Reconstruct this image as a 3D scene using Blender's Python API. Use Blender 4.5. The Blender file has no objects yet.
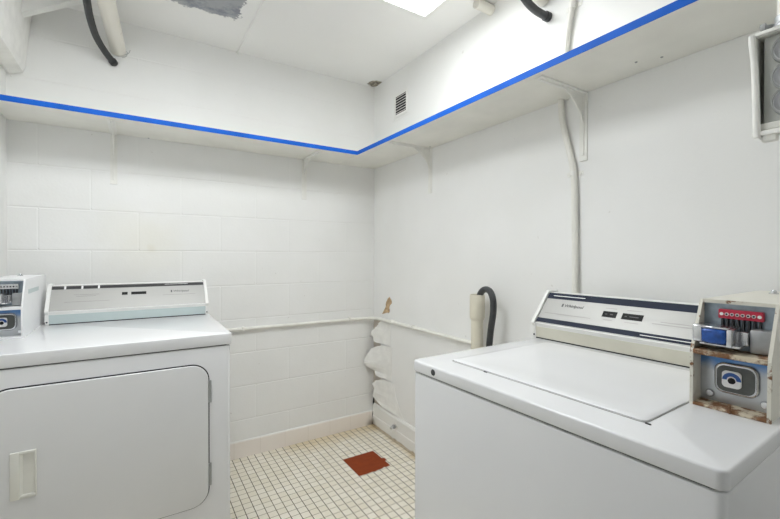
import bpy, bmesh, math, random
from mathutils import Vector, Matrix
random.seed(7)
SC = bpy.context.scene
COL = SC.collection
PI = math.pi

# ------------------------------------------------------------------ camera
F_PX, YAW, PITCH, ROLL = 400.43, 0.5635, -0.0097, 0.0026
cam_d = bpy.data.cameras.new('camera')
cam = bpy.data.objects.new('camera', cam_d)
COL.objects.link(cam)
cam_d.sensor_fit = 'HORIZONTAL'
cam_d.sensor_width = 36.0
cam_d.lens = F_PX / 780.0 * 36.0
cam_d.clip_start = 0.02
_F = Vector((math.sin(YAW), math.cos(YAW), 0)); _R = Vector((math.cos(YAW), -math.sin(YAW), 0)); _U = Vector((0, 0, 1))
_F2 = _F * math.cos(PITCH) + _U * math.sin(PITCH)
_U2 = _U * math.cos(PITCH) - _F * math.sin(PITCH)
_R3 = _R * math.cos(ROLL) + _U2 * math.sin(ROLL)
_U3 = _U2 * math.cos(ROLL) - _R * math.sin(ROLL)
_m = Matrix((_R3, _U3, -_F2)).transposed().to_4x4()
_m.translation = Vector((-1.4278, -2.4725, 1.2))
cam.matrix_world = _m
SC.camera = cam

# ------------------------------------------------------------------ world, exposure
LAMP_POWER = 13.0
EXPOSURE = 0.10
world = bpy.data.worlds.new('world')
SC.world = world
world.use_nodes = True
world.node_tree.nodes['Background'].inputs[0].default_value = (0.8, 0.85, 0.9, 1)
world.node_tree.nodes['Background'].inputs[1].default_value = 0.06
SC.view_settings.view_transform = 'Standard'
SC.view_settings.look = 'None'
SC.view_settings.gamma = 1.0
SC.view_settings.exposure = EXPOSURE
SC.view_settings.use_curve_mapping = False
SC.cycles.max_bounces = 12
SC.cycles.diffuse_bounces = 8


# ------------------------------------------------------------------ materials
def new_mat(name):
    m = bpy.data.materials.new(name)
    m.use_nodes = True
    nt = m.node_tree
    return m, nt, nt.nodes['Principled BSDF']


def simple(name, col, rough=0.5, metal=0.0, var=0.04, scale=25.0, bump=0.0, spec=0.5, coat=0.0):
    """plain paint / plastic / metal with a little procedural mottling"""
    m, nt, b = new_mat(name)
    tc = nt.nodes.new('ShaderNodeTexCoord')
    n = nt.nodes.new('ShaderNodeTexNoise')
    n.inputs['Scale'].default_value = scale
    n.inputs['Detail'].default_value = 4
    nt.links.new(tc.outputs['Object'], n.inputs['Vector'])
    r = nt.nodes.new('ShaderNodeValToRGB')
    r.color_ramp.elements[0].position = 0.3
    r.color_ramp.elements[1].position = 0.7
    r.color_ramp.elements[0].color = (*[max(0, c * (1 - var)) for c in col], 1)
    r.color_ramp.elements[1].color = (*[min(1, c * (1 + var)) for c in col], 1)
    nt.links.new(n.outputs['Fac'], r.inputs['Fac'])
    nt.links.new(r.outputs['Color'], b.inputs['Base Color'])
    b.inputs['Roughness'].default_value = rough
    b.inputs['Metallic'].default_value = metal
    b.inputs['Specular IOR Level'].default_value = spec
    b.inputs['Coat Weight'].default_value = coat
    if bump:
        bp = nt.nodes.new('ShaderNodeBump')
        bp.inputs['Strength'].default_value = bump
        bp.inputs['Distance'].default_value = 0.002
        nt.links.new(n.outputs['Fac'], bp.inputs['Height'])
        nt.links.new(bp.outputs['Normal'], b.inputs['Normal'])
    return m


class NG:
    """small node helper"""
    def __init__(self, nt):
        self.nt = nt
        self.tc = nt.nodes.new('ShaderNodeTexCoord')
        self.sep = nt.nodes.new('ShaderNodeSeparateXYZ')
        nt.links.new(self.tc.outputs['Object'], self.sep.inputs[0])

    def _in(self, sock, v):
        if isinstance(v, (int, float)):
            sock.default_value = v
        elif isinstance(v, tuple):
            sock.default_value = v
        else:
            self.nt.links.new(v, sock)

    def math(self, op, a, b=0.0, clamp=False):
        n = self.nt.nodes.new('ShaderNodeMath')
        n.operation = op
        n.use_clamp = clamp
        self._in(n.inputs[0], a)
        self._in(n.inputs[1], b)
        return n.outputs[0]

    def noise(self, scale, detail=4, rough=0.5, vec=None):
        n = self.nt.nodes.new('ShaderNodeTexNoise')
        n.inputs['Scale'].default_value = scale
        n.inputs['Detail'].default_value = detail
        n.inputs['Roughness'].default_value = rough
        self.nt.links.new(vec or self.tc.outputs['Object'], n.inputs['Vector'])
        return n.outputs['Fac']

    def step(self, v, lo, hi, a=0.0, b=1.0):
        n = self.nt.nodes.new('ShaderNodeMapRange')
        n.interpolation_type = 'SMOOTHSTEP'
        self._in(n.inputs[0], v)
        n.inputs[1].default_value = lo
        n.inputs[2].default_value = hi
        n.inputs[3].default_value = a
        n.inputs[4].default_value = b
        return n.outputs[0]

    def mix(self, fac, a, b):
        n = self.nt.nodes.new('ShaderNodeMix')
        n.data_type = 'RGBA'
        self._in(n.inputs[0], fac)
        self._in(n.inputs[6], a)
        self._in(n.inputs[7], b)
        return n.outputs[2]

    def comb(self, x, y, z=0.0):
        n = self.nt.nodes.new('ShaderNodeCombineXYZ')
        self._in(n.inputs[0], x)
        self._in(n.inputs[1], y)
        self._in(n.inputs[2], z)
        return n.outputs[0]

    def bump(self, h, strength, dist):
        n = self.nt.nodes.new('ShaderNodeBump')
        n.inputs['Strength'].default_value = strength
        n.inputs['Distance'].default_value = dist
        self.nt.links.new(h, n.inputs['Height'])
        return n.outputs[0]

    def brick(self, vec, w, h, mortar, offset, smooth=0.3, c1=(1, 1, 1, 1), c2=(1, 1, 1, 1), cm=(0, 0, 0, 1)):
        n = self.nt.nodes.new('ShaderNodeTexBrick')
        n.offset = offset
        n.offset_frequency = 2
        n.squash = 1.0
        n.inputs['Scale'].default_value = 1.0
        n.inputs['Brick Width'].default_value = w
        n.inputs['Row Height'].default_value = h
        n.inputs['Mortar Size'].default_value = mortar
        n.inputs['Mortar Smooth'].default_value = smooth
        n.inputs['Color1'].default_value = c1
        n.inputs['Color2'].default_value = c2
        n.inputs['Mortar'].default_value = cm
        self.nt.links.new(vec, n.inputs['Vector'])
        return n.outputs['Color'], n.outputs['Fac']

    def spot(self, axes, centre, r0, r1, jitter=0.03, nscale=20):
        """soft, noisy round spot around a point in two axes"""
        a = self.math('SUBTRACT', self.sep.outputs[axes[0]], centre[0])
        b = self.math('SUBTRACT', self.sep.outputs[axes[1]], centre[1])
        d = self.math('SQRT', self.math('ADD', self.math('MULTIPLY', a, a), self.math('MULTIPLY', b, b)))
        d = self.math('ADD', d, self.math('MULTIPLY', self.math('SUBTRACT', self.noise(nscale), 0.5), jitter))
        return self.step(d, r0, r1, 1.0, 0.0)


PAINT = (0.86, 0.86, 0.845)


def mat_block():
    m, nt, b = new_mat('painted_block')
    g = NG(nt)
    vec = g.comb(g.math('ADD', g.sep.outputs[0], 1.82 + 40), g.math('ADD', g.sep.outputs[2], 0.178 + 4), 0)
    _, fac = g.brick(vec, 0.4, 0.2, 0.0045, 0.5, 0.6)
    row = g.math('FRACT', g.math('DIVIDE', g.math('ADD', g.sep.outputs[2], 0.178 + 4.1), 0.2))
    hor = g.step(g.math('ABSOLUTE', g.math('SUBTRACT', row, 0.5)), 0.03, 0.05, 1.0, 0.0)
    fac = g.math('MULTIPLY', fac, g.math('ADD', g.math('MULTIPLY', hor, 0.8), 0.2))
    n1 = g.noise(3.0, 5)
    n2 = g.noise(90.0, 3)
    col = g.mix(g.step(n1, 0.35, 0.7), (0.845, 0.845, 0.83, 1), (0.87, 0.87, 0.86, 1))
    up = g.step(g.sep.outputs[2], 1.81, 1.84)
    mort = g.math('MULTIPLY', fac, g.math('SUBTRACT', 1.0, g.math('MULTIPLY', up, 0.6)))
    patch = g.step(g.noise(1.7, 2), 0.38, 0.55, 0.35, 1.0)
    col = g.mix(g.math('MULTIPLY', g.math('MULTIPLY', mort, 0.30), patch), col, (0.88, 0.88, 0.86, 1))
    st = g.spot((0, 2), (-1.40, 1.27), 0.02, 0.26, 0.15, 6)
    col = g.mix(g.math('MULTIPLY', st, 0.35), col, (0.80, 0.77, 0.64, 1))
    st2 = g.spot((0, 2), (-1.36, 1.235), 0.004, 0.03, 0.03, 30)
    col = g.mix(g.math('MULTIPLY', st2, 0.15), col, (0.6, 0.5, 0.3, 1))
    # a few chips and specks
    sp = g.math('MULTIPLY', g.step(g.noise(38.0, 2), 0.73, 0.78), 0.5)
    col = g.mix(sp, col, (0.5, 0.48, 0.43, 1))
    nt.links.new(col, b.inputs['Base Color'])
    b.inputs['Roughness'].default_value = 0.5
    h = g.math('ADD', g.math('MULTIPLY', mort, -1.0), g.math('MULTIPLY', n2, 0.16))
    h = g.math('ADD', h, g.math('MULTIPLY', g.noise(14.0, 3), 0.35))
    nt.links.new(g.bump(h, 0.5, 0.004), b.inputs['Normal'])
    return m


def mat_drywall():
    m, nt, b = new_mat('painted_drywall')
    g = NG(nt)
    n1 = g.noise(2.2, 5)
    col = g.mix(g.step(n1, 0.35, 0.7), (0.845, 0.845, 0.832, 1), (0.875, 0.875, 0.868, 1))
    sp = g.math('MULTIPLY', g.step(g.noise(30.0, 2), 0.74, 0.78), 0.35)
    col = g.mix(sp, col, (0.55, 0.53, 0.48, 1))
    # water mark low in the corner
    st = g.spot((1, 2), (-0.02, 0.2), 0.0, 0.16, 0.12, 14)
    col = g.mix(g.math('MULTIPLY', st, 0.5), col, (0.42, 0.35, 0.27, 1))
    # bare brown board showing behind the torn strip
    band = g.step(g.math('ADD', g.sep.outputs[1], g.math('MULTIPLY', g.math('SUBTRACT', g.noise(24.0, 4), 0.5), 0.10)), -0.11, -0.085)
    band = g.math('MULTIPLY', band, g.step(g.sep.outputs[2], 0.74, 0.755, 1.0, 0.0))
    col = g.mix(g.math('MULTIPLY', band, 0.75), col, g.mix(g.noise(35.0, 4), (0.30, 0.22, 0.15, 1), (0.62, 0.54, 0.44, 1)))
    nt.links.new(col, b.inputs['Base Color'])
    b.inputs['Roughness'].default_value = 0.42
    h = g.math('ADD', g.math('MULTIPLY', g.noise(120.0, 2), 0.2), g.math('MULTIPLY', g.noise(5.0, 3), 0.8))
    nt.links.new(g.bump(h, 0.25, 0.004), b.inputs['Normal'])
    return m


def mat_ceiling():
    m, nt, b = new_mat('painted_ceiling')
    g = NG(nt)
    n1 = g.noise(2.0, 4)
    col = g.mix(g.step(n1, 0.35, 0.7), (0.855, 0.85, 0.84, 1), (0.88, 0.875, 0.865, 1))
    # unpainted grey board, ragged outline
    jx = g.math('MULTIPLY', g.math('SUBTRACT', g.noise(28.0, 4, 0.65), 0.5), 0.10)
    X = g.math('ADD', g.sep.outputs[0], jx)
    Y = g.math('ADD', g.sep.outputs[1], g.math('MULTIPLY', g.math('SUBTRACT', g.noise(22.0, 5, 0.7), 0.5), 0.14))
    mask = g.math('MULTIPLY', g.step(X, -1.50, -1.44), g.step(X, -1.000, -0.992, 1.0, 0.0))
    mask = g.math('MULTIPLY', mask, g.step(Y, -0.335, -0.322, 1.0, 0.0))
    mask = g.math('MULTIPLY', mask, g.step(Y, -1.02, -0.98))
    smear = g.step(g.noise(9.0, 5, 0.7), 0.42, 0.62, 0.75, 1.0)
    edge = g.step(X, -1.42, -1.22, 0.45, 1.0)
    mask = g.math('MULTIPLY', g.math('MULTIPLY', mask, smear), edge)
    grey = g.mix(g.noise(12.0, 4), (0.17, 0.185, 0.225, 1), (0.27, 0.285, 0.325, 1))
    col = g.mix(mask, col, grey)
    # brown damage in the far corner
    st = g.spot((0, 1), (-0.030, -0.060), 0.042, 0.056, 0.05, 40)
    col = g.mix(g.math('MULTIPLY', st, 0.95), col, g.mix(g.step(g.noise(60.0, 3), 0.45, 0.6), (0.12, 0.09, 0.06, 1), (0.4, 0.35, 0.27, 1)))
    nt.links.new(col, b.inputs['Base Color'])
    b.inputs['Roughness'].default_value = 0.6
    nt.links.new(g.bump(g.noise(60.0, 3), 0.15, 0.003), b.inputs['Normal'])
    return m


def mat_floor():
    m, nt, b = new_mat('mosaic_tile')
    g = NG(nt)
    P = 0.0425
    vec = g.comb(g.math('ADD', g.sep.outputs[0], 0.409 + 100 * P), g.math('ADD', g.sep.outputs[1], 0.348 + 200 * P), 0)
    tcol, fac = g.brick(vec, P, P, 0.0019, 0.0, 0.15, (0.83, 0.775, 0.655, 1), (0.90, 0.855, 0.765, 1), (0.1, 0.1, 0.1, 1))
    n1 = g.noise(4.0, 5)
    col = g.mix(g.step(n1, 0.4, 0.75, 0.0, 0.35), tcol, (0.76, 0.72, 0.60, 1))
    # yellow-brown seepage along the far corner
    yy = g.step(g.math('ADD', g.sep.outputs[1], g.math('MULTIPLY', g.noise(9.0, 4), 0.16)), -0.10, 0.05)
    xx = g.step(g.sep.outputs[0], -0.75, -0.55)
    col = g.mix(g.math('MULTIPLY', g.math('MULTIPLY', yy, xx), 0.55), col, (0.62, 0.47, 0.22, 1))
    y2 = g.step(g.math('ADD', g.sep.outputs[0], g.math('MULTIPLY', g.noise(11.0, 4), 0.12)), -0.02, 0.06)
    col = g.mix(g.math('MULTIPLY', y2, 0.6), col, (0.55, 0.38, 0.15, 1))
    col = g.mix(g.step(g.noise(420.0, 2), 0.45, 0.7, 0.0, 0.22), col, (0.55, 0.50, 0.40, 1))
    cx = g.math('FRACT', g.math('DIVIDE', g.math('ADD', g.sep.outputs[0], 0.409 + 100 * P), P))
    colm = g.step(g.math('ABSOLUTE', g.math('SUBTRACT', cx, 0.5)), 0.44, 0.46)
    grout = g.mix(g.step(g.noise(6.0, 4), 0.35, 0.65), (0.075, 0.055, 0.03, 1), (0.17, 0.135, 0.08, 1))
    grout = g.mix(colm, (0.36, 0.31, 0.22, 1), grout)
    col = g.mix(fac, col, grout)
    nt.links.new(col, b.inputs['Base Color'])
    nt.links.new(g.step(fac, 0, 1, 0.35, 0.8), b.inputs['Roughness'])
    nt.links.new(g.bump(g.math('MULTIPLY', fac, -1.0), 0.5, 0.0015), b.inputs['Normal'])
    return m


def mat_base_tile():
    m, nt, b = new_mat('base_tile')
    g = NG(nt)
    vec = g.comb(g.math('ADD', g.sep.outputs[0], 10.0 + 0.07), g.math('ADD', g.sep.outputs[2], 10.0), 0)
    _, fac = g.brick(vec, 0.152, 40.0, 0.0012, 0.0, 0.3)
    col = g.mix(g.noise(5.0, 4), (0.88, 0.81, 0.75, 1), (0.91, 0.86, 0.81, 1))
    top = g.step(g.sep.outputs[2], 0.092, 0.098)
    col = g.mix(top, col, (0.85, 0.84, 0.81, 1))
    col = g.mix(g.math('MULTIPLY', fac, 0.3), col, (0.55, 0.48, 0.40, 1))
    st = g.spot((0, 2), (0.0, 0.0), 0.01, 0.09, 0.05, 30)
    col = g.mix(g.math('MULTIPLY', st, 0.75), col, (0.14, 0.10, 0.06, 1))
    nt.links.new(col, b.inputs['Base Color'])
    b.inputs['Roughness'].default_value = 0.4
    return m


def mat_base_right():
    m, nt, b = new_mat('painted_base')
    g = NG(nt)
    col = g.mix(g.noise(5.0, 4), (0.82, 0.815, 0.79, 1), (0.86, 0.85, 0.83, 1))
    low = g.step(g.math('ADD', g.sep.outputs[2], g.math('MULTIPLY', g.noise(25.0, 4), 0.03)), 0.016, 0.03, 1.0, 0.0)
    col = g.mix(g.math('MULTIPLY', low, 0.7), col, (0.36, 0.24, 0.10, 1))
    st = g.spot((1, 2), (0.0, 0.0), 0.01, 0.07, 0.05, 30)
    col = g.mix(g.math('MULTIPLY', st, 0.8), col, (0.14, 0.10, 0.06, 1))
    nt.links.new(col, b.inputs['Base Color'])
    b.inputs['Roughness'].default_value = 0.5
    return m


def mat_quarry():
    m, nt, b = new_mat('quarry_tile')
    g = NG(nt)
    col = g.mix(g.noise(30.0, 5), (0.21, 0.036, 0.010, 1), (0.31, 0.060, 0.014, 1))
    nt.links.new(col, b.inputs['Base Color'])
    b.inputs['Roughness'].default_value = 0.75
    b.inputs['Specular IOR Level'].default_value = 0.2
    return m


def mat_rusty(name, paint, lo, hi, scale=60.0):
    m, nt, b = new_mat(name)
    g = NG(nt)
    f = g.step(g.noise(scale, 6, 0.65), lo, hi)
    rust = g.mix(g.noise(180.0, 3), (0.09, 0.035, 0.015, 1), (0.33, 0.17, 0.08, 1))
    col = g.mix(f, (*paint, 1), rust)
    nt.links.new(col, b.inputs['Base Color'])
    nt.links.new(g.step(f, 0, 1, 0.4, 0.85), b.inputs['Roughness'])
    nt.links.new(g.bump(f, 0.4, 0.001), b.inputs['Normal'])
    return m


def mat_brushed(name, col, axis=0, rough=0.36, metal=0.85):
    m, nt, b = new_mat(name)
    g = NG(nt)
    mp = nt.nodes.new('ShaderNodeMapping')
    s = [900.0, 900.0, 900.0]
    s[axis] = 3.0
    mp.inputs['Scale'].default_value = s
    nt.links.new(g.tc.outputs['Object'], mp.inputs['Vector'])
    n = g.noise(1.0, 2, 0.5, mp.outputs[0])
    c = g.mix(n, (*[x * 0.93 for x in col], 1), (*[min(1, x * 1.06) for x in col], 1))
    nt.links.new(c, b.inputs['Base Color'])
    b.inputs['Metallic'].default_value = metal
    nt.links.new(g.step(n, 0.3, 0.7, rough - 0.05, rough + 0.05), b.inputs['Roughness'])
    return m


def mat_blue_chrome():
    m, nt, b = new_mat('blue_tinted_plate')
    g = NG(nt)
    f = g.step(g.math('ADD', g.sep.outputs[2], g.math('MULTIPLY', g.noise(30.0, 3), 0.03)), 0.985, 1.012)
    col = g.mix(f, (0.50, 0.52, 0.54, 1), (0.10, 0.22, 0.46, 1))
    nt.links.new(col, b.inputs['Base Color'])
    b.inputs['Metallic'].default_value = 0.9
    b.inputs['Roughness'].default_value = 0.32
    return m


M = {}
M['block'] = mat_block()
M['drywall'] = mat_drywall()
M['ceiling'] = mat_ceiling()
M['floor'] = mat_floor()
M['base_tile'] = mat_base_tile()
M['base_right'] = mat_base_right()
M['quarry'] = mat_quarry()
M['paint'] = simple('white_wall_paint', PAINT, 0.5, var=0.03, scale=6)
M['plaster'] = simple('torn_plaster', (0.86, 0.855, 0.83), 0.65, var=0.05, scale=22, bump=0.25)
M['torn_paper'] = simple('torn_brown_paper', (0.50, 0.36, 0.22), 0.8, var=0.3, scale=60, bump=0.4)
M['shelf'] = simple('shelf_paint', (0.855, 0.845, 0.79), 0.55, var=0.04, scale=7)
M['tape'] = simple('blue_tape', (0.005, 0.115, 0.58), 0.6, var=0.12, scale=9, spec=0.25)
M['bracket'] = simple('bracket_paint', (0.85, 0.845, 0.81), 0.45, var=0.03)
M['enamel'] = simple('white_enamel', (0.81, 0.815, 0.83), 0.22, var=0.012, scale=5, coat=0.15)
M['enamel_door'] = simple('white_enamel_door', (0.765, 0.768, 0.772), 0.26, var=0.012, scale=5, coat=0.1)
M['plastic_white'] = simple('white_plastic', (0.83, 0.83, 0.81), 0.35, var=0.015)
M['handle'] = simple('ivory_plastic', (0.78, 0.775, 0.72), 0.35, var=0.02)
M['black'] = simple('black_rubber', (0.03, 0.031, 0.034), 0.5, var=0.2)
M['gap'] = simple('dark_gap', (0.015, 0.015, 0.017), 0.7, var=0.1)
M['hose'] = simple('charcoal_hose', (0.045, 0.047, 0.05), 0.5, var=0.15, scale=60)
M['pvc'] = simple('cream_pvc', (0.74, 0.70, 0.58), 0.4, var=0.05, scale=12)
M['pvc_white'] = mat_rusty('painted_drain_pipe', (0.77, 0.745, 0.68), 0.66, 0.72, 22)
M['pipe_white'] = simple('painted_pipe', (0.84, 0.83, 0.78), 0.42, var=0.03)
M['chrome'] = simple('dull_chrome', (0.66, 0.67, 0.69), 0.25, 1.0, var=0.08, scale=60)
M['grey_metal'] = simple('grey_zinc', (0.42, 0.43, 0.44), 0.42, 0.8, var=0.15, scale=40)
M['hinge'] = simple('hinge_steel', (0.40, 0.41, 0.41), 0.4, 0.8, var=0.1)
M['brushed'] = mat_brushed('brushed_panel', (0.43, 0.427, 0.412), 0, 0.45, 0.45)
M['navy'] = simple('navy_band', (0.020, 0.027, 0.05), 0.6, var=0.1, spec=0.25)
M['grey_band'] = simple('charcoal_band', (0.05, 0.05, 0.052), 0.6, var=0.1, spec=0.25)
M['teal_strip'] = simple('pale_teal_strip', (0.52, 0.60, 0.60), 0.3, var=0.03, scale=10)
M['beige_strip'] = simple('beige_strip', (0.66, 0.64, 0.55), 0.4, var=0.04, scale=14)
M['print'] = simple('grey_print', (0.10, 0.10, 0.105), 0.6, var=0.05)
M['print_soft'] = simple('faint_print', (0.33, 0.32, 0.31), 0.5, var=0.05)
M['white_print'] = simple('white_print', (0.85, 0.85, 0.85), 0.5, var=0.02)
M['window'] = simple('indicator_window', (0.012, 0.012, 0.013), 0.5, var=0.1, spec=0.2)
M['cream_box'] = mat_rusty('cream_meter_paint', (0.74, 0.72, 0.64), 0.69, 0.74, 26)
M['white_box'] = simple('white_meter_paint', (0.83, 0.835, 0.845), 0.3, var=0.015)
M['rust'] = mat_rusty('rusted_plate', (0.66, 0.58, 0.44), 0.40, 0.56, 34)
M['rust_edge'] = mat_rusty('rusted_edge', (0.70, 0.68, 0.60), 0.56, 0.64, 40)
M['red'] = simple('red_strip', (0.47, 0.018, 0.05), 0.4, var=0.1)
M['coin_blue'] = simple('blue_coin_slide', (0.012, 0.075, 0.33), 0.2, 0.3, var=0.3, scale=90, coat=0.4)
M['lock_blue'] = simple('blue_lock_badge', (0.02, 0.09, 0.33), 0.4, var=0.1)
M['lock_dark'] = simple('dark_lock_recess', (0.10, 0.105, 0.10), 0.35, 0.5, var=0.2)
M['plate'] = mat_blue_chrome()
M['backplate'] = simple('blue_grey_backplate', (0.30, 0.36, 0.42), 0.35, 0.7, var=0.2, scale=50)
M['ebox'] = simple('electrical_box_paint', (0.76, 0.755, 0.71), 0.42, var=0.04, scale=20)
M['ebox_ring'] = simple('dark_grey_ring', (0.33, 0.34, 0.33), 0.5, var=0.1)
M['ebox_panel'] = simple('electrical_grey_panel', (0.50, 0.51, 0.485), 0.4, var=0.06, scale=25)
M['ebox_disc'] = simple('electrical_grey_disc', (0.50, 0.51, 0.53), 0.35, 0.2, var=0.06, scale=40)


def mat_lamp(name, power):
    m, nt, b = new_mat(name)
    b.inputs['Base Color'].default_value = (0.9, 0.9, 0.88, 1)
    b.inputs['Emission Color'].default_value = (0.955, 0.985, 1.0, 1)
    b.inputs['Emission Strength'].default_value = power
    return m


M['lamp'] = mat_lamp('lamp_diffuser', LAMP_POWER)
M['lamp_dim'] = mat_lamp('dimmer_lamp_diffuser', LAMP_POWER * 0.5)


# ------------------------------------------------------------------ mesh helpers
def link(name, bm, m, parent=None, smooth=False, mats=None):
    me = bpy.data.meshes.new(name)
    bmesh.ops.recalc_face_normals(bm, faces=bm.faces)
    bm.to_mesh(me)
    bm.free()
    for mm in (mats or [m]):
        me.materials.append(M[mm] if isinstance(mm, str) else mm)
    if smooth:
        for p in me.polygons:
            p.use_smooth = True
        try:
            me.set_sharp_from_angle(angle=math.radians(38))
        except Exception:
            pass
    o = bpy.data.objects.new(name, me)
    COL.objects.link(o)
    if parent:
        o.parent = parent
    return o


def tag(o, label, cat, group=None):
    o['label'] = label
    o['category'] = cat
    if group:
        o['group'] = group
    return o


def struct(name, bm, m, parent=None, smooth=False):
    o = link(name, bm, m, parent, smooth)
    o['kind'] = 'structure'
    return o


def thing(name, label, cat, loc=(0, 0, 0), rz=0.0, group=None):
    o = bpy.data.objects.new(name, None)
    o.empty_display_size = 0.1
    COL.objects.link(o)
    o.location = loc
    o.rotation_euler = (0, 0, rz)
    return tag(o, label, cat, group)


def box(bm, x0, x1, y0, y1, z0, z1, bev=0.0, seg=2):
    b = bmesh.new()
    vs = [b.verts.new((x, y, z)) for x in (x0, x1) for y in (y0, y1) for z in (z0, z1)]
    for f in ((0, 1, 3, 2), (4, 6, 7, 5), (0, 4, 5, 1), (2, 3, 7, 6), (0, 2, 6, 4), (1, 5, 7, 3)):
        b.faces.new([vs[i] for i in f])
    bmesh.ops.recalc_face_normals(b, faces=b.faces)
    if bev:
        bmesh.ops.bevel(b, geom=b.edges[:], offset=bev, segments=seg, affect='EDGES', profile=0.5)
    merge(bm, b)
    return bm


def merge(bm, b, mat=None):
    mp = {}
    for v in b.verts:
        co = mat @ v.co if mat else v.co
        mp[v] = bm.verts.new(co)
    for f in b.faces:
        try:
            nf = bm.faces.new([mp[v] for v in f.verts])
            nf.material_index = f.material_index
        except ValueError:
            pass
    b.free()


def BOX(*a, **k):
    return box(bmesh.new(), *a, **k)


def prism(bm, pts, axis, a0, a1, bev=0.0, seg=2):
    """extrude a 2D outline along an axis: 'x' (pts = y,z), 'y' (pts = x,z), 'z' (pts = x,y)"""
    def co(p, a):
        return {'x': (a, p[0], p[1]), 'y': (p[0], a, p[1]), 'z': (p[0], p[1], a)}[axis]
    b = bmesh.new()
    A = [b.verts.new(co(p, a0)) for p in pts]
    B = [b.verts.new(co(p, a1)) for p in pts]
    n = len(pts)
    b.faces.new(A)
    b.faces.new(B)
    for i in range(n):
        b.faces.new((A[i], A[(i + 1) % n], B[(i + 1) % n], B[i]))
    bmesh.ops.recalc_face_normals(b, faces=b.faces)
    if bev:
        caps = [e for e in b.edges if len(e.link_faces) == 2 and any(len(f.verts) == n for f in e.link_faces) and n != 4]
        if n == 4:
            caps = b.edges[:]
        bmesh.ops.bevel(b, geom=caps, offset=bev, segments=seg, affect='EDGES', profile=0.5)
    merge(bm, b)
    return bm


def PRISM(*a, **k):
    return prism(bmesh.new(), *a, **k)


def rrect(x0, x1, y0, y1, r, n=6):
    pts = []
    for cx, cy, a in ((x1 - r, y1 - r, 0), (x0 + r, y1 - r, 90), (x0 + r, y0 + r, 180), (x1 - r, y0 + r, 270)):
        for k in range(n + 1):
            t = math.radians(a + 90.0 * k / n)
            pts.append((cx + r * math.cos(t), cy + r * math.sin(t)))
    return pts


def smooth_path(pts, n=8):
    P = [Vector(p) for p in pts]
    P = [P[0] * 2 - P[1]] + P + [P[-1] * 2 - P[-2]]
    out = []
    for i in range(1, len(P) - 2):
        p0, p1, p2, p3 = P[i - 1:i + 3]
        for k in range(n):
            t = k / n
            out.append(0.5 * ((2 * p1) + (p2 - p0) * t + (2 * p0 - 5 * p1 + 4 * p2 - p3) * t * t + (3 * p1 - p0 - 3 * p2 + p3) * t ** 3))
    out.append(P[-2])
    return out


def tube(bm, path, r, seg=16, closed_ends=True, smooth=0, inner=None):
    pts = smooth_path(path, smooth) if smooth else [Vector(p) for p in path]
    rad = r if isinstance(r, (list, tuple)) else [r] * len(pts)
    if len(rad) != len(pts):
        rad = [rad[0] + (rad[-1] - rad[0]) * i / (len(pts) - 1) for i in range(len(pts))]
    rings = []
    nrm = None
    for i, p in enumerate(pts):
        t = (pts[min(i + 1, len(pts) - 1)] - pts[max(i - 1, 0)]).normalized()
        if nrm is None:
            a = Vector((0, 0, 1)) if abs(t.z) < 0.9 else Vector((1, 0, 0))
            nrm = t.cross(a).normalized()
        else:
            nrm = (nrm - t * nrm.dot(t)).normalized()
        bn = t.cross(nrm)
        rings.append([bm.verts.new(p + (nrm * math.cos(2 * PI * k / seg) + bn * math.sin(2 * PI * k / seg)) * rad[i]) for k in range(seg)])
    for A, B in zip(rings[:-1], rings[1:]):
        for k in range(seg):
            bm.faces.new((A[k], A[(k + 1) % seg], B[(k + 1) % seg], B[k]))
    if closed_ends:
        bm.faces.new(rings[0][::-1])
        bm.faces.new(rings[-1])
    return bm


def TUBE(*a, **k):
    return tube(bmesh.new(), *a, **k)


def lathe(bm, prof, centre, axis='z', seg=24):
    """prof = (radius, height) pairs about an axis through centre"""
    c = Vector(centre)
    def co(r, h, t):
        a, b = r * math.cos(t), r * math.sin(t)
        return c + Vector({'z': (a, b, h), 'x': (h, a, b), 'y': (a, h, b)}[axis])
    rings = []
    for r, h in prof:
        if r < 1e-6:
            rings.append([bm.verts.new(co(0, h, 0))])
        else:
            rings.append([bm.verts.new(co(r, h, 2 * PI * k / seg)) for k in range(seg)])
    for A, B in zip(rings[:-1], rings[1:]):
        for k in range(seg):
            k2 = (k + 1) % seg
            if len(A) == 1 and len(B) == 1:
                continue
            if len(A) == 1:
                bm.faces.new((A[0], B[k], B[k2]))
            elif len(B) == 1:
                bm.faces.new((A[k], A[k2], B[0]))
            else:
                bm.faces.new((A[k], A[k2], B[k2], B[k]))
    return bm


def LATHE(*a, **k):
    return lathe(bmesh.new(), *a, **k)


def text_mesh(name, body, size, mat, m, parent, shear=0.0, depth=0.0004):
    cu = bpy.data.curves.new(name, 'FONT')
    cu.body = body
    cu.size = size
    cu.shear = shear
    cu.extrude = depth
    cu.align_x = 'LEFT'
    cu.align_y = 'CENTER'
    tmp = bpy.data.objects.new(name + '_curve', cu)
    COL.objects.link(tmp)
    dg = bpy.context.evaluated_depsgraph_get()
    me = bpy.data.meshes.new_from_object(tmp.evaluated_get(dg))
    bpy.data.objects.remove(tmp)
    bpy.data.curves.remove(cu)
    me.name = name
    me.transform(mat)
    me.materials.clear()
    me.materials.append(M[m])
    o = bpy.data.objects.new(name, me)
    COL.objects.link(o)
    o.parent = parent
    return o


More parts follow.
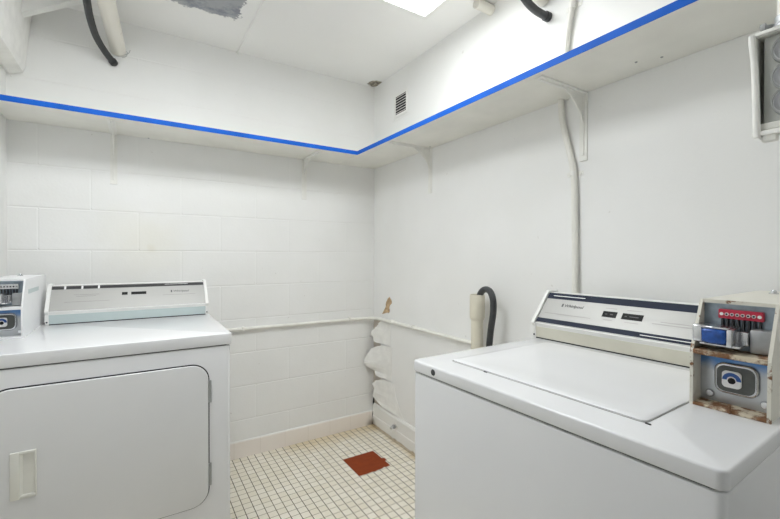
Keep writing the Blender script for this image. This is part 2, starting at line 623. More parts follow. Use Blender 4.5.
# ------------------------------------------------------------------ the room
XL, YF, HC = -1.928, -2.62, 2.39
struct('floor', BOX(XL - .1, .1, YF - .1, .1, -0.06, 0), 'floor')
fl = bpy.data.objects['floor']
struct('ceiling', BOX(XL - .1, .1, YF - .1, .1, HC, HC + .06), 'ceiling')
struct('wall_back', BOX(XL - .1, .1, 0, .1, 0, HC), 'block')
wr = struct('wall_right', BOX(0, .1, YF, 0, 0, HC), 'drywall')
struct('wall_left', BOX(XL - .1, XL, YF, 0, 0, HC), 'paint')
bm = bmesh.new()                                              # wall behind the camera with its open doorway
box(bm, XL - .1, -1.80, YF - .1, YF, 0, HC)
box(bm, -.80, .1, YF - .1, YF, 0, HC)
box(bm, -1.80, -.80, YF - .1, YF, 2.05, HC)
struct('wall_front', bm, 'paint')

# rust-red quarry tile patch let into the mosaic floor, two ragged sides
pp = [(-.409, -.348), (-.2075, -.348), (-.205, -.40), (-.2075, -.452), (-.190, -.458), (-.192, -.486), (-.206, -.49),
      (-.206, -.548), (-.235, -.551), (-.245, -.543), (-.262, -.553), (-.30, -.553), (-.312, -.560), (-.322, -.552), (-.36, -.556), (-.409, -.553)]
o = struct('tile_patch', PRISM(pp, 'z', -.002, .0012), 'quarry', fl)
o['label'] = 'square patch of rust red quarry tile'

# base mouldings
bm = PRISM([(0, 0), (-.009, 0), (-.009, .092), (-.006, .099), (0, .100)], 'x', XL, -.0)
struct('baseboard_back', bm, 'base_tile')
bm = PRISM([(0, 0), (-.016, 0), (-.016, .066), (-.013, .071), (-.013, .138), (-.008, .15), (0, .154)], 'y', YF, -.0095)
struct('baseboard_right', bm, 'base_right')

# ceiling batten between the boards
bm = PRISM([(-.930, HC), (-.912, HC), (-.914, HC - .010), (-.928, HC - .010)], 'y', -2.4, -.002)
struct('trim_1', bm, 'paint')
# boxed beam along the left wall, top left of the view
bm = PRISM([(XL, 2.028), (-1.915, 2.022), (-1.869, 2.040), (-1.862, 2.06), (-1.836, 2.32), (-1.832, HC), (XL, HC)], 'y', -2.3, -.002)
struct('trim_2', bm, 'plaster')
# slanting batten from that beam up to the ceiling
bm = bmesh.new()
prism(bm, [(-1.86, 2.225), (-1.80, 2.262), (-1.60, HC - .002), (-1.69, HC - .002), (-1.86, 2.285)], 'y', -.175, -.130)
struct('trim_3', bm, 'paint')


# torn drywall at the corner of the right wall
def flake(outline, name, parent, mat='plaster'):
    """outline: (x, y, z) edge points of a curled piece; filled as a fan of rings and given thickness"""
    P = [Vector(p) for p in outline]
    # subdivide outline with a little raggedness
    Q = []
    for i, p in enumerate(P):
        q = P[(i + 1) % len(P)]
        n = max(2, int((q - p).length / 0.014))
        for k in range(n):
            t = k / n
            v = p.lerp(q, t)
            if k:
                v += Vector((0, random.uniform(-.007, .007), random.uniform(-.007, .007)))
            Q.append(v)
    c = sum(Q, Vector()) / len(Q)
    bm = bmesh.new()
    rings = []
    for s in (1.0, .72, .45, .2):
        rings.append([bm.verts.new(c.lerp(q, s) + Vector((-.002 * (1 - s) + random.uniform(-.0012, .0012), 0, 0))) for q in Q])
    cv = bm.verts.new(c + Vector((-.002, 0, 0)))
    n = len(Q)
    for A, B in zip(rings[:-1], rings[1:]):
        for k in range(n):
            bm.faces.new((A[k], A[(k + 1) % n], B[(k + 1) % n], B[k]))
    for k in range(n):
        bm.faces.new((rings[-1][k], rings[-1][(k + 1) % n], cv))
    bmesh.ops.recalc_face_normals(bm, faces=bm.faces)
    geo = bmesh.ops.solidify(bm, geom=bm.faces[:], thickness=0.003)
    o = link(name, bm, mat, parent)
    o['kind'] = 'structure'
    return o


def curl(rows, name, parent):
    """a torn strip of plaster skin: rows of (z, torn edge y, torn edge x, wall side y)"""
    R2 = []
    for p, q in zip(rows[:-1], rows[1:]):
        n = max(1, int(abs(q[0] - p[0]) / .006) + 1)
        for k in range(n):
            t = k / n
            R2.append([p[i] + (q[i] - p[i]) * t for i in range(4)])
    R2.append(list(rows[-1]))
    bm = bmesh.new()
    G = []
    for z, yl, xl, yr in R2:
        yl += random.uniform(-.004, .004)
        line = []
        for k in range(9):
            t = k / 8
            y = yl + (yr - yl) * t
            x = -.0012 + (xl + .0012) * (1 - t) ** 1.8
            line.append(bm.verts.new((x, min(y, -.012), z + random.uniform(-.0006, .0006))))
        G.append(line)
    for A, B in zip(G[:-1], G[1:]):
        for k in range(8):
            bm.faces.new((A[k], A[k + 1], B[k + 1], B[k]))
    bmesh.ops.recalc_face_normals(bm, faces=bm.faces)
    bmesh.ops.solidify(bm, geom=bm.faces[:], thickness=0.0025)
    o = link(name, bm, 'plaster', parent, smooth=True)
    o['kind'] = 'structure'
    o['label'] = 'loose white plaster peeling off the corner'
    return o


curl([(.757, -.15, -.003, -.21), (.745, -.10, -.010, -.22), (.705, -.065, -.018, -.22), (.668, -.024, -.034, -.22), (.645, -.014, -.036, -.22), (.628, -.035, -.026, -.22), (.600, -.042, -.026, -.22), (.596, -.075, -.022, -.22)], 'peeling_plaster', wr)
curl([(.588, -.15, -.016, -.24), (.578, -.10, -.030, -.24), (.553, -.052, -.052, -.24), (.520, -.034, -.066, -.24), (.480, -.018, -.084, -.24), (.452, -.015, -.090, -.24), (.430, -.022, -.074, -.24), (.410, -.030, -.050, -.24), (.398, -.065, -.030, -.24), (.385, -.075, -.036, -.24), (.372, -.09, -.034, -.24), (.366, -.12, -.026, -.24)], 'peeling_plaster', wr)
curl([(.355, -.13, -.010, -.26), (.330, -.070, -.026, -.27), (.300, -.034, -.034, -.28), (.270, -.050, -.026, -.29), (.245, -.046, -.030, -.31), (.210, -.032, -.030, -.33), (.195, -.062, -.024, -.34), (.176, -.12, -.022, -.36), (.164, -.22, -.012, -.38), (.158, -.31, -.006, -.40)], 'peeling_plaster', wr)
# brown torn paper spot above the pipe
o = flake([(-.0025, -.165, .845), (-.003, -.170, .885), (-.003, -.190, .912), (-.003, -.212, .925), (-.003, -.232, .905), (-.003, -.236, .882), (-.003, -.214, .868), (-.003, -.216, .838), (-.003, -.198, .815), (-.003, -.178, .820)],
          'torn_paper', wr, 'torn_paper')
o['label'] = 'torn brown paper spot'
# dark open joint in the corner, low down
bm = PRISM([(-.003, 0), (-.020, 0), (-.014, .03), (-.018, .07), (-.010, .11), (-.014, .16), (-.008, .21), (-.003, .22)], 'y', -.0128, -.0098)
o = struct('corner_joint', bm, 'gap', wr)
o['label'] = 'dark open joint'


# ------------------------------------------------------------------ ceiling light
def ceiling_light(cx, cy, hx, hy, label, m):
    cl = thing('ceiling_light', label, 'ceiling light', (cx, cy, HC))
    bm = bmesh.new()
    for q in ((-hx, -hx + .022, -hy, hy), (hx - .022, hx, -hy, hy), (-hx + .022, hx - .022, -hy, -hy + .022), (-hx + .022, hx - .022, hy - .022, hy)):
        box(bm, *q, -.034, 0)
    link('frame', bm, 'plastic_white', cl)
    link('diffuser', BOX(-hx + .022, hx - .022, -hy + .022, hy - .022, -.030, -.004), m, cl)


ceiling_light(-.5275, -1.196, .3025, .304, 'flat white ceiling light panel, lit, at the top edge near the right wall', 'lamp_dim')
ceiling_light(-1.32, -1.196, .3025, .304, 'second flat ceiling light panel, over the dryer front and out of the frame', 'lamp')  # added unseen panel, evens out the light in the room

# ------------------------------------------------------------------ shelves with blue tape
def bracket(parent, org, ang, leg=.255, arm=.27):
    """stamped steel shelf bracket; local -Y points out of the wall"""
    bm = bmesh.new()
    box(bm, -.015, .015, -.006, -.0005, -leg, -.001)
    box(bm, -.015, .015, -arm, -.0005, -.0055, -.0005)
    # raised rib and gusset
    box(bm, -.0045, .0045, -.010, -.0025, -leg + .02, -.001, 0.001, 1)
    box(bm, -.0035, .0035, -arm + .015, -.0005, -.012, -.0035, 0.001, 1)
    prism(bm, [(-.0025, -.0035), (-.15, -.0035), (-.09, -.024), (-.030, -.075), (-.0025, -.13)], 'x', -.003, .003)
    for z in (-leg + .03, -.12):
        lathe(bm, [(0, -.0045), (.004, -.0042), (.005, -.0025)], (.0, 0, z), 'y', 10)
    for v in bm.verts:
        v.co = Matrix.Rotation(ang, 4, 'Z') @ v.co + Vector(org)
    return link('bracket', bm, 'bracket', parent)


ZS, TH = 1.814, .021
sb = thing('wall_shelf', 'long white shelf with blue tape edge along the block wall', 'shelf', (0, 0, 0))
link('shelf_board', BOX(XL + .002, -.290, -.290, -.001, ZS, ZS + TH, 0.0015, 1), 'shelf', sb)
o = link('tape_strip', BOX(XL + .002, -.2885, -.2915, -.2895, ZS + .001, ZS + TH + .003), 'tape', sb)
o['label'] = 'blue painter tape along the front edge'
for bx in (-1.526, -.52):
    bracket(sb, (bx, 0, ZS), 0)
sr = thing('wall_shelf', 'long white shelf with blue tape edge above the washer on the smooth wall', 'shelf', (0, 0, 0))
link('shelf_board', BOX(-.287, -.001, -2.615, -.001, ZS, ZS + TH, 0.0015, 1), 'shelf', sr)
o = link('tape_strip', BOX(-.2885, -.2865, -2.615, -.2895, ZS + .001, ZS + TH + .003), 'tape', sr)
o['label'] = 'blue painter tape along the front edge'
for by in (-.648, -1.582, -2.50):
    bracket(sr, (0, by, ZS), -PI / 2)

for par, pts in ((sr, ((-.092, -1.812), (-.059, -1.871), (-.03, -.68))), (sb, ((-1.375, -.012),))):
    for x, y in pts:
        link('screw', LATHE([(0, -.0025), (.0032, -.002), (.0042, 0)], (x, y, ZS), 'z', 10), 'hinge', par)

# ------------------------------------------------------------------ vent grille
vg = thing('vent_grille', 'small white louvred vent grille high on the right wall near the corner', 'vent', (0, -.341, 2.17))
bm = bmesh.new()
for a in ((-.078, -.060, -.075, .075), (.060, .078, -.075, .075), (-.060, .060, -.075, -.058), (-.060, .060, .058, .075)):
    box(bm, -.006, -.0005, a[0], a[1], a[2], a[3], 0.001, 1)
link('frame', bm, 'paint', vg)
link('duct_opening', BOX(-.0015, -.0005, -.060, .060, -.058, .058), 'gap', vg)
bm = bmesh.new()
for k in range(7):
    z = -.050 + k * .0167
    prism(bm, [(-.0055, z - .0015), (-.0045, z - .003), (-.0016, z + .001), (-.0025, z + .0025)], 'y', -.060, .060)
link('louvres', bm, 'paint', vg)
link('sill_bead', BOX(-.004, -.0005, -.095, .095, -.092, -.086), 'paint', vg)

# ------------------------------------------------------------------ pipes and hoses
wp = thing('water_pipe', 'thin white painted pipe running round the corner at waist height', 'pipe', (0, 0, .765))
R = .0105
path = [(XL + .02, -.013, .768 - .765), (-.10, -.013, -.004)]
for k in range(7):
    t = PI / 2 * k / 6
    path.append((-.10 + .085 * math.sin(t), -.013 - .085 * (1 - math.cos(t)), -.004 + .002 * k / 6))
path += [(-.015, -.13, -.002), (-.015, -.40, -.001), (-.015, -1.055, .0)]
link('pipe', TUBE(path, R, 14), 'pipe_white', wp, smooth=True)
for (x, y, w) in ((-.90, 0, 'b'), (-.20, 0, 'b'), (0, -.50, 'r'), (0, -.26, 'r')):
    bm = bmesh.new()
    if w == 'b':
        box(bm, x - .008, x + .008, -.0265, -.001, -.013, .013, .004, 2)
    else:
        box(bm, -.0275, -.001, y - .008, y + .008, -.013, .013, .004, 2)
    link('pipe_clip', bm, 'pipe_white', wp, smooth=True)

sp = thing('standpipe', 'cream plastic standpipe with a wide socket end behind the washer', 'pipe', (-.062, -1.088, 0))
link('pipe', LATHE([(.029, 0), (.029, .905), (.027, .905), (.027, .2)], (0, 0, 0), 'z', 28), 'pvc', sp, smooth=True)
link('socket', LATHE([(.0292, .895), (.034, .905), (.0355, .915), (.0355, 1.012), (.034, 1.017), (.030, 1.017), (.030, .93)], (0, 0, 0), 'z', 28), 'pvc', sp, smooth=True)
hs = [(-.062, -1.090, .93), (-.062, -1.095, .985), (-.064, -1.112, 1.025), (-.070, -1.145, 1.045), (-.078, -1.185, 1.038), (-.082, -1.207, 1.00),
      (-.080, -1.205, .94), (-.075, -1.185, .85), (-.070, -1.170, .72), (-.068, -1.18, .50), (-.066, -1.24, .30), (-.055, -1.36, .20), (-.035, -1.50, .18)]
tag(link('drain_hose', TUBE(hs, .0145, 16, smooth=8), 'hose', None, smooth=True), 'black drain hose hooked over into the cream standpipe', 'hose')

vc = thing('electrical_conduit', 'white vertical conduit with straps on the right wall above the washer', 'conduit', (0, -1.55, 0))
vp = [(-.014, .008 + .0, 2.383), (-.014, .010, 2.18), (-.014, .028, 2.08), (-.014, .050, 1.90), (-.014, .056, 1.80), (-.014, .048, 1.72), (-.014, .018, 1.60), (-.014, .002, 1.53), (-.014, -.003, 1.45), (-.014, -.008, 1.1), (-.014, -.008, .70)]
link('pipe', TUBE(vp, .0115, 14, smooth=6), 'pipe_white', vc, smooth=True)
for z, yy in ((1.515, .002), (2.16, .012)):
    bm = bmesh.new()
    tube(bm, [(-.014, yy, z - .009), (-.014, yy, z + .009)], .0135, 14)
    box(bm, -.003, -.0005, yy - .034, yy + .034, z - .009, z + .009, .0008, 1)
    lathe(bm, [(0, -.0065), (.004, -.006), (.005, -.003)], (0, yy - .025, z), 'x', 10)
    link('strap', bm, 'bracket', vc, smooth=True)

# drain pipe and hose ends in the top left
dp = thing('drain_pipe', 'white drain pipe with rust spots entering the block wall, upper left', 'pipe', (-1.506, 0, 2.243))
pa = [(0, -.002, 0), (-.014, -.15, .030), (-.030, -.35, .052), (-.040, -.55, .085), (-.044, -.62, .105), (-.044, -.64, .142)]
link('pipe', TUBE(pa, .035, 24, smooth=5), 'pvc_white', dp, smooth=True)
wl = [(.018, -.004, -.034), (.034, -.014, -.030), (.040, -.020, -.012), (.030, -.016, -.004), (.028, -.012, -.020), (.044, -.010, -.010), (.052, -.008, .010)]
link('wire_loop', TUBE(wl, .0011, 6, smooth=6), 'hinge', dp)
hs = [(-1.524, -.003, 2.172), (-1.532, -.020, 2.176), (-1.560, -.065, 2.198), (-1.588, -.13, 2.230), (-1.603, -.22, 2.265), (-1.607, -.32, 2.293), (-1.612, -.42, 2.33), (-1.614, -.47, 2.385)]
hl = thing('drain_hose', 'black hose beside the drain pipe on the block wall, upper left', 'hose', (0, 0, 0))
link('hose', TUBE(hs, .0150, 16, smooth=6), 'hose', hl, smooth=True)
link('end_collar', TUBE([(-1.523, -.001, 2.171), (-1.530, -.018, 2.175)], .0185, 16), 'black', hl, smooth=True)

tag(link('drain_pipe', TUBE([(-.001, -1.112, 2.366), (-.09, -1.112, 2.366), (-.10, -1.112, 2.366)], .0225, 22), 'pvc_white', None, smooth=True),
    'white drain pipe end at the ceiling beside the light panel, right wall', 'pipe')
pa = [(-.002, -1.405, 2.262), (-.07, -1.405, 2.272), (-.135, -1.405, 2.295), (-.165, -1.405, 2.34), (-.170, -1.405, 2.388)]
tag(link('drain_pipe', TUBE(pa, .031, 22, smooth=5), 'pvc_white', None, smooth=True), 'white drain pipe above the right wall hose end, top edge', 'pipe')
hr = thing('drain_hose', 'black hose end entering the right wall above the shelf', 'hose', (0, 0, 0))
hs = [(-.004, -1.424, 2.178), (-.035, -1.424, 2.176), (-.090, -1.425, 2.180), (-.150, -1.428, 2.198), (-.200, -1.432, 2.235), (-.214, -1.434, 2.29), (-.216, -1.436, 2.355)]
link('hose', TUBE(hs, .0150, 16, smooth=6), 'hose', hr, smooth=True)
link('end_collar', TUBE([(-.001, -1.424, 2.177), (-.022, -1.424, 2.1765)], .0185, 16), 'black', hr, smooth=True)

# small stub tap low on the right wall
st = thing('pipe_stub', 'small metal pipe stub on the white base board near the floor patch', 'pipe stub', (-.016, -.315, .098))
link('flange', LATHE([(0, -.004), (.017, -.004), (.019, 0), (.0, .0)], (.002, 0, 0), 'x', 20), 'pipe_white', st, smooth=True)
link('stub', TUBE([(.0, 0, 0), (-.03, 0, 0), (-.042, -.004, -.004)], .009, 14), 'chrome', st, smooth=True)
link('nut', LATHE([(0, -.024), (.013, -.024), (.013, -.012), (0, -.012)], (0, 0, 0), 'x', 6), 'grey_metal', st)

# ------------------------------------------------------------------ electrical box hanging at the right
eb = thing('electrical_box', 'white electrical box with grey round discs at the right edge below the shelf', 'electrical box', (-.36, -2.174, 1.55))
W2, Z0, Z1, DP = -.112, -.098, .098, .060
bm = bmesh.new()
box(bm, DP - .003, DP, W2, 0, Z0, Z1)                       # back
box(bm, .004, DP, -.003, 0, Z0, Z1)                           # left side
box(bm, .004, DP, W2, W2 + .003, Z0, Z1)
box(bm, .004, DP, W2, 0, Z1 - .003, Z1)
box(bm, .004, DP, W2, 0, Z0, Z0 + .003)
link('housing', bm, 'ebox', eb)
bm = bmesh.new()
tube(bm, [(.001, .004, Z1 + .004), (.000, .003, Z1 - .01), (.0, -.002, .02), (.0, -.006, Z0 + .0), (.0, -.009, Z0 - .008)], .0062, 12, smooth=4)
box(bm, -.002, .018, W2, .002, Z0 - .008, Z0 + .002, .002, 2)
box(bm, -.002, .012, W2, .002, Z1 - .001, Z1 + .007, .002, 2)
link('rim', bm, 'bracket', eb, smooth=True)
link('bottom_tab', BOX(.002, .02, -.035, -.012, Z0 - .020, Z0 - .006, .002, 2), 'ebox', eb)
link('panel', BOX(.016, .019, W2 + .004, -.012, Z0 + .02, Z1 - .004), 'ebox_panel', eb)
link('lower_ledge', BOX(.006, .03, W2 + .004, -.008, Z0 + .004, Z0 + .018, .002, 2), 'ebox', eb)
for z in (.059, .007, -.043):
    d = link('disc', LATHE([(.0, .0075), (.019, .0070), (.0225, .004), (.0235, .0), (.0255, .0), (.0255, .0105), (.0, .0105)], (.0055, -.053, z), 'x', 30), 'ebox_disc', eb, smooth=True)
    link('disc_ring', LATHE([(.0255, .0), (.0255, -.002), (.0285, -.002), (.0295, .0105), (.0255, .0105)], (.0055, -.053, z), 'x', 30), 'ebox_ring', d, smooth=True)  # shadow rim round each disc, put in as dark grey colour
cd = [(.030, -.040, Z1 + .004), (.030, -.040, .36), (.030, -.040, HC - 1.55 - .002)]
link('hanger_conduit', TUBE(cd, .0135, 16), 'pipe_white', eb, smooth=True)
bm = LATHE([(0, Z1), (.020, Z1), (.022, Z1 + .006), (.022, Z1 + .016), (.017, Z1 + .020), (.017, Z1 + .034), (.0, Z1 + .034)], (.030, -.040, 0), 'z', 20)
tube(bm, [(.024, -.024, Z1 + .018), (.012, -.014, Z1 + .017)], .005, 10)
lathe(bm, [(0, -.005), (.0075, -.004), (.0075, .004), (0, .005)], (.008, -.012, Z1 + .016), 'y', 12)
link('connector', bm, 'grey_metal', eb, smooth=True)


# ------------------------------------------------------------------ coin meter (local front looks to -Y, base on the deck z = D)
D = .905


def panel_frame(yb, zb, yt, zt):
    """matrix with X right, Y up the slanted face, Z out of it, origin at its foot"""
    up = Vector((0, yt - yb, zt - zb))
    L = up.length
    up.normalize()
    x = Vector((1, 0, 0))
    n = x.cross(up)
    m = Matrix((x, up, n)).transposed().to_4x4()
    m.translation = Vector((0, yb, zb))
    return m, L


def coin_meter(parent, xl, xr, yf, yb, rusty=True):
    paint = 'cream_box' if rusty else 'white_box'
    shelf_m = 'rust' if rusty else 'white_box'
    edge_m = 'rust_edge' if rusty else 'white_box'
    H, ZM, SL = .207, .108, .048          # height, break of the slope, set-back of the top
    t = .004
    prof = [(yf, D), (yf, D + ZM), (yf + SL, D + H), (yb, D + H), (yb, D)]
    bm = bmesh.new()
    prism(bm, prof, 'x', xl, xl + t)
    prism(bm, prof, 'x', xr - t, xr)
    box(bm, xl + t, xr - t, yf + SL, yb, D + H - t, D + H)                    # top
    box(bm, xl + t, xr - t, yb - t, yb, D, D + H - t)                         # back
    box(bm, xl + t, xr - t, yf + .075, yf + .079, D, D + H - t)               # inner partition
    cm = link('coin_meter', bm, paint, parent)
    cm['label'] = 'rusty cream coin meter box' if rusty else 'white coin meter box'
    link('shelf_plate', BOX(xl + t, xr - t, yf - .003, yf + .075, D + ZM - .006, D + ZM + .004, .0012, 1), shelf_m, cm)
    link('floor_plate', BOX(xl + t, xr - t, yf - .002, yf + .075, D + .0, D + .006, .001, 1), shelf_m, cm)
    # front edge beads
    bm = bmesh.new()
    for x in (xl, xr - t):
        prism(bm, [(yf - .002, D), (yf - .002, D + ZM), (yf + SL - .002, D + H), (yf + SL + .004, D + H), (yf + .004, D + ZM), (yf + .004, D)], 'x', x - .0008, x + t + .0008)
    box(bm, xl, xr, yf + SL - .002, yf + SL + .006, D + H - .006, D + H + .001)
    link('front_edge', bm, edge_m, cm)
    if not rusty:
        link('side_label', BOX(xr, xr + .0006, yf + .09, yf + .27, D + .150, D + .166), 'teal_strip', cm)
    # upper coin mechanism
    yp = yf + .056
    bm = BOX(xl + t, xr - t, yp, yp + .004, D + ZM + .004, D + H - t)
    link('back_plate', bm, 'backplate', cm)
    bm = BOX(xl + .030, xl + .098, yp - .010, yp, D + .172, D + .190, .001, 1)
    st = link('price_strip', bm, 'red' if rusty else 'chrome', cm)
    if rusty:
        st['label'] = 'red strip of coin holes'
    bm = bmesh.new()
    bs = bmesh.new()
    for k in range(8):
        x = xl + .0355 + k * .0082
        lathe(bm, [(0, -.0115), (.0031, -.0115), (.0031, -.0098), (0, -.0098)], (x, yp, D + .181), 'y', 14)
        box(bs, x - .0014, x + .0014, yp - .0085, yp, D + .150, D + .171)
    link('coin_holes', bm, 'white_print' if rusty else 'grey_metal', cm)
    bk = bmesh.new()
    for k in range(1, 7):
        x = xl + .0355 + k * .0082
        lathe(bk, [(0, -.0122), (.0019, -.0122), (.0019, -.0112), (0, -.0112)], (x, yp, D + .181), 'y', 12)
    link('hole_shadow', bk, 'gap', cm)
    link('coin_slots', bs, 'black', cm)
    # slide
    sl = bmesh.new()
    ys = yf - .010
    box(sl, xl + .0005, xl + .019, ys + .012, yp - .012, D + .126, D + .160, .004, 3)
    box(sl, xl + .016, xl + .078, ys + .004, yp - .012, D + .124, D + .128, .001, 1)
    box(sl, xl + .058, xl + .068, ys + .002, yp - .012, D + .124, D + .158, .003, 2)
    box(sl, xl + .066, xl + .082, yp - .030, yp - .010, D + .126, D + .152, .002, 2)
    box(sl, xl + .016, xl + .060, ys + .006, yp - .012, D + .156, D + .160, .001, 1)
    link('coin_slide', sl, 'chrome', cm, smooth=True)
    b = BOX(xl + .0195, xl + .0578, ys, yp - .014, D + .1285, D + .1555, .005, 3)
    link('slide_block', b, 'coin_blue', cm, smooth=True)
    link('slide_housing', BOX(xl + .083, xr - .006, yp - .028, yp, D + ZM + .006, D + .158, .003, 2), 'grey_metal', cm, smooth=True)
    # lower lock plate
    yq = yf + .040
    cx, cz = (xl + xr) / 2 + .002, D + .057
    link('lock_plate', BOX(xl + t, xr - t, yq, yq + .004, D + .006, D + ZM - .006), 'plate', cm)
    b = bmesh.new()
    prism(b, rrect(cx - .034, cx + .034, cz - .030, cz + .030, .016), 'y', yq - .007, yq, .004, 3)
    for sx in (-1, 1):
        lathe(b, [(0, -.004), (.006, -.004), (.008, 0)], (cx + sx * .042, yq, D + .020), 'y', 16)
    link('lock_bezel', b, 'chrome', cm, smooth=True)
    link('lock_recess', PRISM(rrect(cx - .029, cx + .029, cz - .025, cz + .025, .013), 'y', yq - .0085, yq - .006), 'lock_dark', cm)
    link('lock_badge', PRISM(rrect(cx - .020, cx + .010, cz - .016, cz + .016, .007), 'y', yq - .0125, yq - .008, .001, 2), 'white_print', cm, smooth=True)
    arc = []
    for k in range(13):
        a = PI * k / 12
        arc.append((cx - .0045 + .0145 * math.cos(a), cz - .001 + .0145 * math.sin(a)))
    for k in range(13):
        a = PI * (12 - k) / 12
        arc.append((cx - .0045 + .0075 * math.cos(a), cz - .001 + .0075 * math.sin(a)))
    link('badge_arc', PRISM(arc, 'y', yq - .0132, yq - .012), 'lock_blue', cm)
    link('keyhole', LATHE([(0, -.0145), (.003, -.015), (.0055, -.0148), (.0062, -.012), (0, -.012)], (cx - .0045, yq, cz - .002), 'y', 18), 'window', cm, smooth=True)
    # lock pin on top
    link('top_pin', LATHE([(0, .009), (.004, .009), (.0055, .006), (.0055, .004), (.009, .003), (.009, 0)], (xl + .05, yb - .10, D + H), 'z', 16), 'chrome', cm, smooth=True)
    if rusty:
        link('latch_pin', BOX(xl + .062, xl + .065, yf - .004, yf + .0, D + .0, D + .016), 'rust', cm)
    return cm


def deck_slab(bm, hx, y0, y1, z0, z1, r, bev):
    prism(bm, rrect(-hx, hx, y0, y1, r), 'z', z0, z1, bev, 3)


def console(parent, xl, xr, yb, yback, kind):
    """slanted control console; kind 'washer' or 'dryer'"""
    zl, zt = D + .055, D + .160
    ylip, ytop = yb - .009, yb + .080
    prof = [(yb, D), (yb - .004, zl - .012), (ylip, zl), (ytop, zt), (yback, zt), (yback, D)]
    cs = link('console', PRISM(prof, 'x', xl + .012, xr - .012), 'plastic_white', parent)
    # lower strip
    link('lower_strip', PRISM([(yb - .0012, D + .003), (yb - .0052, zl - .013), (yb - .003, zl - .013), (yb + .001, D + .003)], 'x', xl + .012, xr - .012),
         'beige_strip' if kind == 'washer' else 'teal_strip', cs)
    link('base_gap', BOX(xl + .012, xr - .012, yb - .0025, yb + .002, D - .0005, D + .0035), 'gap', cs)
    m, L = panel_frame(ylip, zl, ytop, zt)

    def quad(name, x0, x1, v0, v1, mat, h0=.0, h1=.0008, bev=0):
        b = BOX(x0, x1, v0 * L, v1 * L, h0, h1, bev, 1) if bev else BOX(x0, x1, v0 * L, v1 * L, h0, h1)
        for v in b.verts:
            v.co = m @ v.co
        return link(name, b, mat, cs)
    fx0, fx1 = xl + .013, xr - .013
    quad('face_panel', fx0, fx1, .02, .985, 'brushed', 0, .001)
    if kind == 'washer':
        quad('upper_band', fx0, fx1, .80, .985, 'navy', .001, .0014)
        quad('lower_band', fx0, fx1, .045, .175, 'navy', .001, .0014)
        for a, c, v0, v1 in ((.035, .155, .885, .905), (.36, .56, .10, .118)):
            quad('band_line', xl + a, xl + c, v0, v1, 'white_print', .0014, .0017)
        w = xl + .490
        for a in (0, .062):
            quad('band_symbol', w + a, w + a + .010, .888, .900, 'white_print', .0014, .0017)
            quad('band_symbol', w + a + .006, w + a + .016, .945, .957, 'white_print', .0014, .0017)
        wins = ((.232, .276), (.292, .352))
        v0, v1 = .44, .60
        logo, lv = .092, .62
        lines = ((.03, .20, .34), (.40, .53, .48), (.38, .53, .42))
    else:
        quad('upper_band', fx0, fx1, .835, .955, 'grey_band', .001, .0014)
        for a, c in ((.055, .062), (.115, .122), (.175, .182)):
            quad('band_line', xl + a, xl + c, .832, .958, 'white_print', .0014, .0017)
        quad('band_line', xl + .44, xl + .54, .91, .925, 'white_print', .0014, .0017)
        wins = ((.266, .288), (.302, .362))
        v0, v1 = .53, .64
        logo, lv = .473, .60
        lines = ((.09, .18, .60), (.10, .17, .54), (.06, .22, .33), (.43, .57, .45))
    for a, c in wins:
        quad('indicator_window', xl + a, xl + c, v0, v1, 'window', .001, .0016)
    if kind == 'washer':
        for a, c in ((.240, .247), (.256, .265), (.300, .306), (.314, .340)):
            quad('indicator_mark', xl + a, xl + c,   .51, .53, 'print', .0016, .0019)
        for a, c, vv in ((.235, .27, .68), (.30, .345, .68), (.24, .268, .36), (.305, .345, .36)):
            quad('printed_line', xl + a, xl + c, vv, vv + .014, 'print_soft', .001, .0013)
    for a, c, vv in lines:
        quad('printed_line', xl + a, xl + c, vv, vv + .014, 'print_soft', .001, .0013)
    quad('logo_mark', xl + logo - .009, xl + logo - .003, lv - .04, lv + .05, 'print', .001, .0014)
    text_mesh('logo_lettering', 'Whirlpool', .0165, m @ Matrix.Translation((xl + logo, lv * L, .0013)), 'print', cs, .25)
    # end caps
    cap = [(yb - .003, D + .0005), (yb - .006, zl - .012), (ylip - .006, zl), (ylip - .004, zl + .006), (ytop - .008, zt + .004), (ytop - .003, zt + .006), (yback, zt + .006), (yback, D + .0005)]
    for x in (xl, xr - .0125):
        c = link('end_cap', PRISM(cap, 'x', x, x + .0125), 'plastic_white', cs)
    for x in (xl + .006, xr - .006):
        link('screw', LATHE([(0, -.003), (.003, -.003), (.0034, 0)], (x, yb - .003, D + .012), 'y', 10), 'navy', cs)
    return cs


def feet(parent, hx, y0, y1):
    for sx in (-1, 1):
        for yy in (y0 + .05, y1 - .05):
            link('foot', LATHE([(0, 0), (.02, 0), (.02, .012), (.008, .014), (.008, .032), (0, .032)], (sx * (hx - .05), yy, 0), 'z', 16), 'black', parent)


# ------------------------------------------------------------------ washer
WA = math.radians(-88.5)
ws = thing('washing_machine', 'white top loading washer with a rusty coin meter, against the right wall', 'washing machine', (-.402, -1.894, 0), WA)
hx, y0, y1 = .357, -.357, .345
bm = bmesh.new()
deck_slab(bm, hx - .003, y0 + .003, y1, .03, .8705, .014, .003)
link('cabinet', bm, 'enamel', ws, smooth=True)
bm = bmesh.new()
deck_slab(bm, hx - .010, y0 + .010, y1 - .008, .869, .8755, .012, 0)
link('seam_gap', bm, 'gap', ws)
bm = bmesh.new()
deck_slab(bm, hx, y0, y1, .8745, D, .016, .0045)
link('deck', bm, 'enamel', ws, smooth=True)
link('lid_seam', PRISM(rrect(-.2890, .2190, -.2740, .1670, .013), 'z', D - .0005, D + .0004), 'print_soft', ws)  # lid seam, its shaded line laid in as grey colour
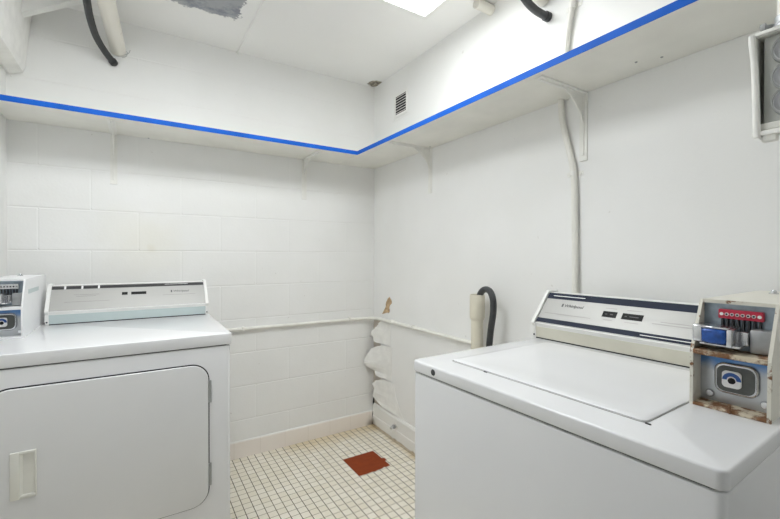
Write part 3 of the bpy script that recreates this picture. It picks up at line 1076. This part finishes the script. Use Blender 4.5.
# lid: slightly raised, shallow dish in the middle
bm = bmesh.new()
LX0, LX1, LY0, LY1 = -.287, .217, -.272, .165
ring0 = rrect(LX0, LX1, LY0, LY1, .012)
rings = []
for off, z in ((0, D - .001), (0, D + .0030), (.003, D + .0052), (.018, D + .0054), (.060, D + .0034), (.11, D + .0012)):
    pts = rrect(LX0 + off, LX1 - off, LY0 + off, LY1 - off, .012 + off * .6)
    rings.append([bm.verts.new((p[0], p[1], z)) for p in pts])
for A, B in zip(rings[:-1], rings[1:]):
    for k in range(len(A)):
        bm.faces.new((A[k], A[(k + 1) % len(A)], B[(k + 1) % len(A)], B[k]))
bm.faces.new(rings[-1])
link('lid', bm, 'enamel', ws, smooth=True)
link('corner_plug', LATHE([(0, -.0015), (.0075, -.001), (.009, .0005)], (-.264, y0, .8905), 'y', 18), 'black', ws, smooth=True)
console(ws, -.368, .224, .205, .335, 'washer')
coin_meter(ws, .221, .341, -.093, .335, True)
for x, y in ((-.155, -.276), (.222, -.274), (-.286, .150)):
    link('lid_bumper', BOX(x - .005, x + .005, y - .002, y + .002, D - .0005, D + .0022, .001, 1), 'black', ws)
feet(ws, hx, y0, y1)
# faint scuffs on the front
for x, z, w in ((-.105, .822, .030), (-.05, .76, .008), (.22, .80, .020), (.27, .79, .016)):
    link('scuff', BOX(x, x + w, y0 + .0033, y0 + .0041, z, z + .0016), 'print_soft', ws)

# ------------------------------------------------------------------ dryer
dr = thing('dryer', 'white front loading dryer with a hinged door, against the block wall', 'dryer', (-1.505, -.501, 0))
hx, y0, y1 = .378, -.371, .371
bm = bmesh.new()
deck_slab(bm, hx - .002, y0 + .003, y1, .03, .8595, .012, .003)
link('cabinet', bm, 'enamel', dr, smooth=True)
bm = bmesh.new()
deck_slab(bm, hx - .012, y0 + .010, y1 - .008, .858, .864, .012, 0)
link('seam_gap', bm, 'gap', dr)
bm = bmesh.new()
deck_slab(bm, hx + .003, y0, y1, .8635, D, .012, .0035)
link('top', bm, 'enamel', dr, smooth=True)
yf = y0 + .003
DX0, DX1, DZ0, DZ1 = -.300, .298, .283, .800
link('door_gap', PRISM(rrect(DX0 - .004, DX1 + .004, DZ0 - .004, DZ1 + .004, .062, 10), 'y', yf - .0012, yf + .004), 'gap', dr)
door = link('door', PRISM(rrect(DX0, DX1, DZ0, DZ1, .058, 10), 'y', yf - .0085, yf + .001, .003, 3), 'enamel_door', dr, smooth=True)
# recessed handle: plate with a pocket
hxa, hxb, hza, hzb = -.243, -.182, .470, .612
yh = yf - .0085
b = bmesh.new()
box(b, hxa, hxa + .022, yh - .006, yh + .001, hza, hzb, .0025, 2)
box(b, hxa + .020, hxb, yh - .005, yh + .001, hzb - .010, hzb, .002, 2)
box(b, hxa + .020, hxb, yh - .005, yh + .001, hza, hza + .012, .002, 2)
box(b, hxb - .004, hxb, yh - .005, yh + .001, hza, hzb, .0015, 2)
prism(b, [(hxa + .020, yh - .0055), (hxa + .024, yh - .0055), (hxa + .031, yh + .0), (hxa + .020, yh + .0)], 'z', hza + .010, hzb - .009)
hd = link('handle', b, 'handle', door, smooth=True)
link('handle_pocket', BOX(hxa + .018, hxb - .002, yh - .0012, yh + .0003, hza + .008, hzb - .008), 'handle', door)
for z in (.658, .352):
    bm = TUBE([(.303, yf - .006, z), (.303, yf - .006, z + .08)], .0052, 12)
    for zz in (z + .026, z + .053):
        lathe(bm, [(.0056, -.0008), (.0056, .0008)], (.303, yf - .006, zz), 'z', 12)
    link('hinge', bm, 'hinge', dr, smooth=True)
console(dr, -.248, .377, .205, .345, 'dryer')
coin_meter(dr, -.381, -.264, -.088, .345, False)
feet(dr, hx, y0, y1)
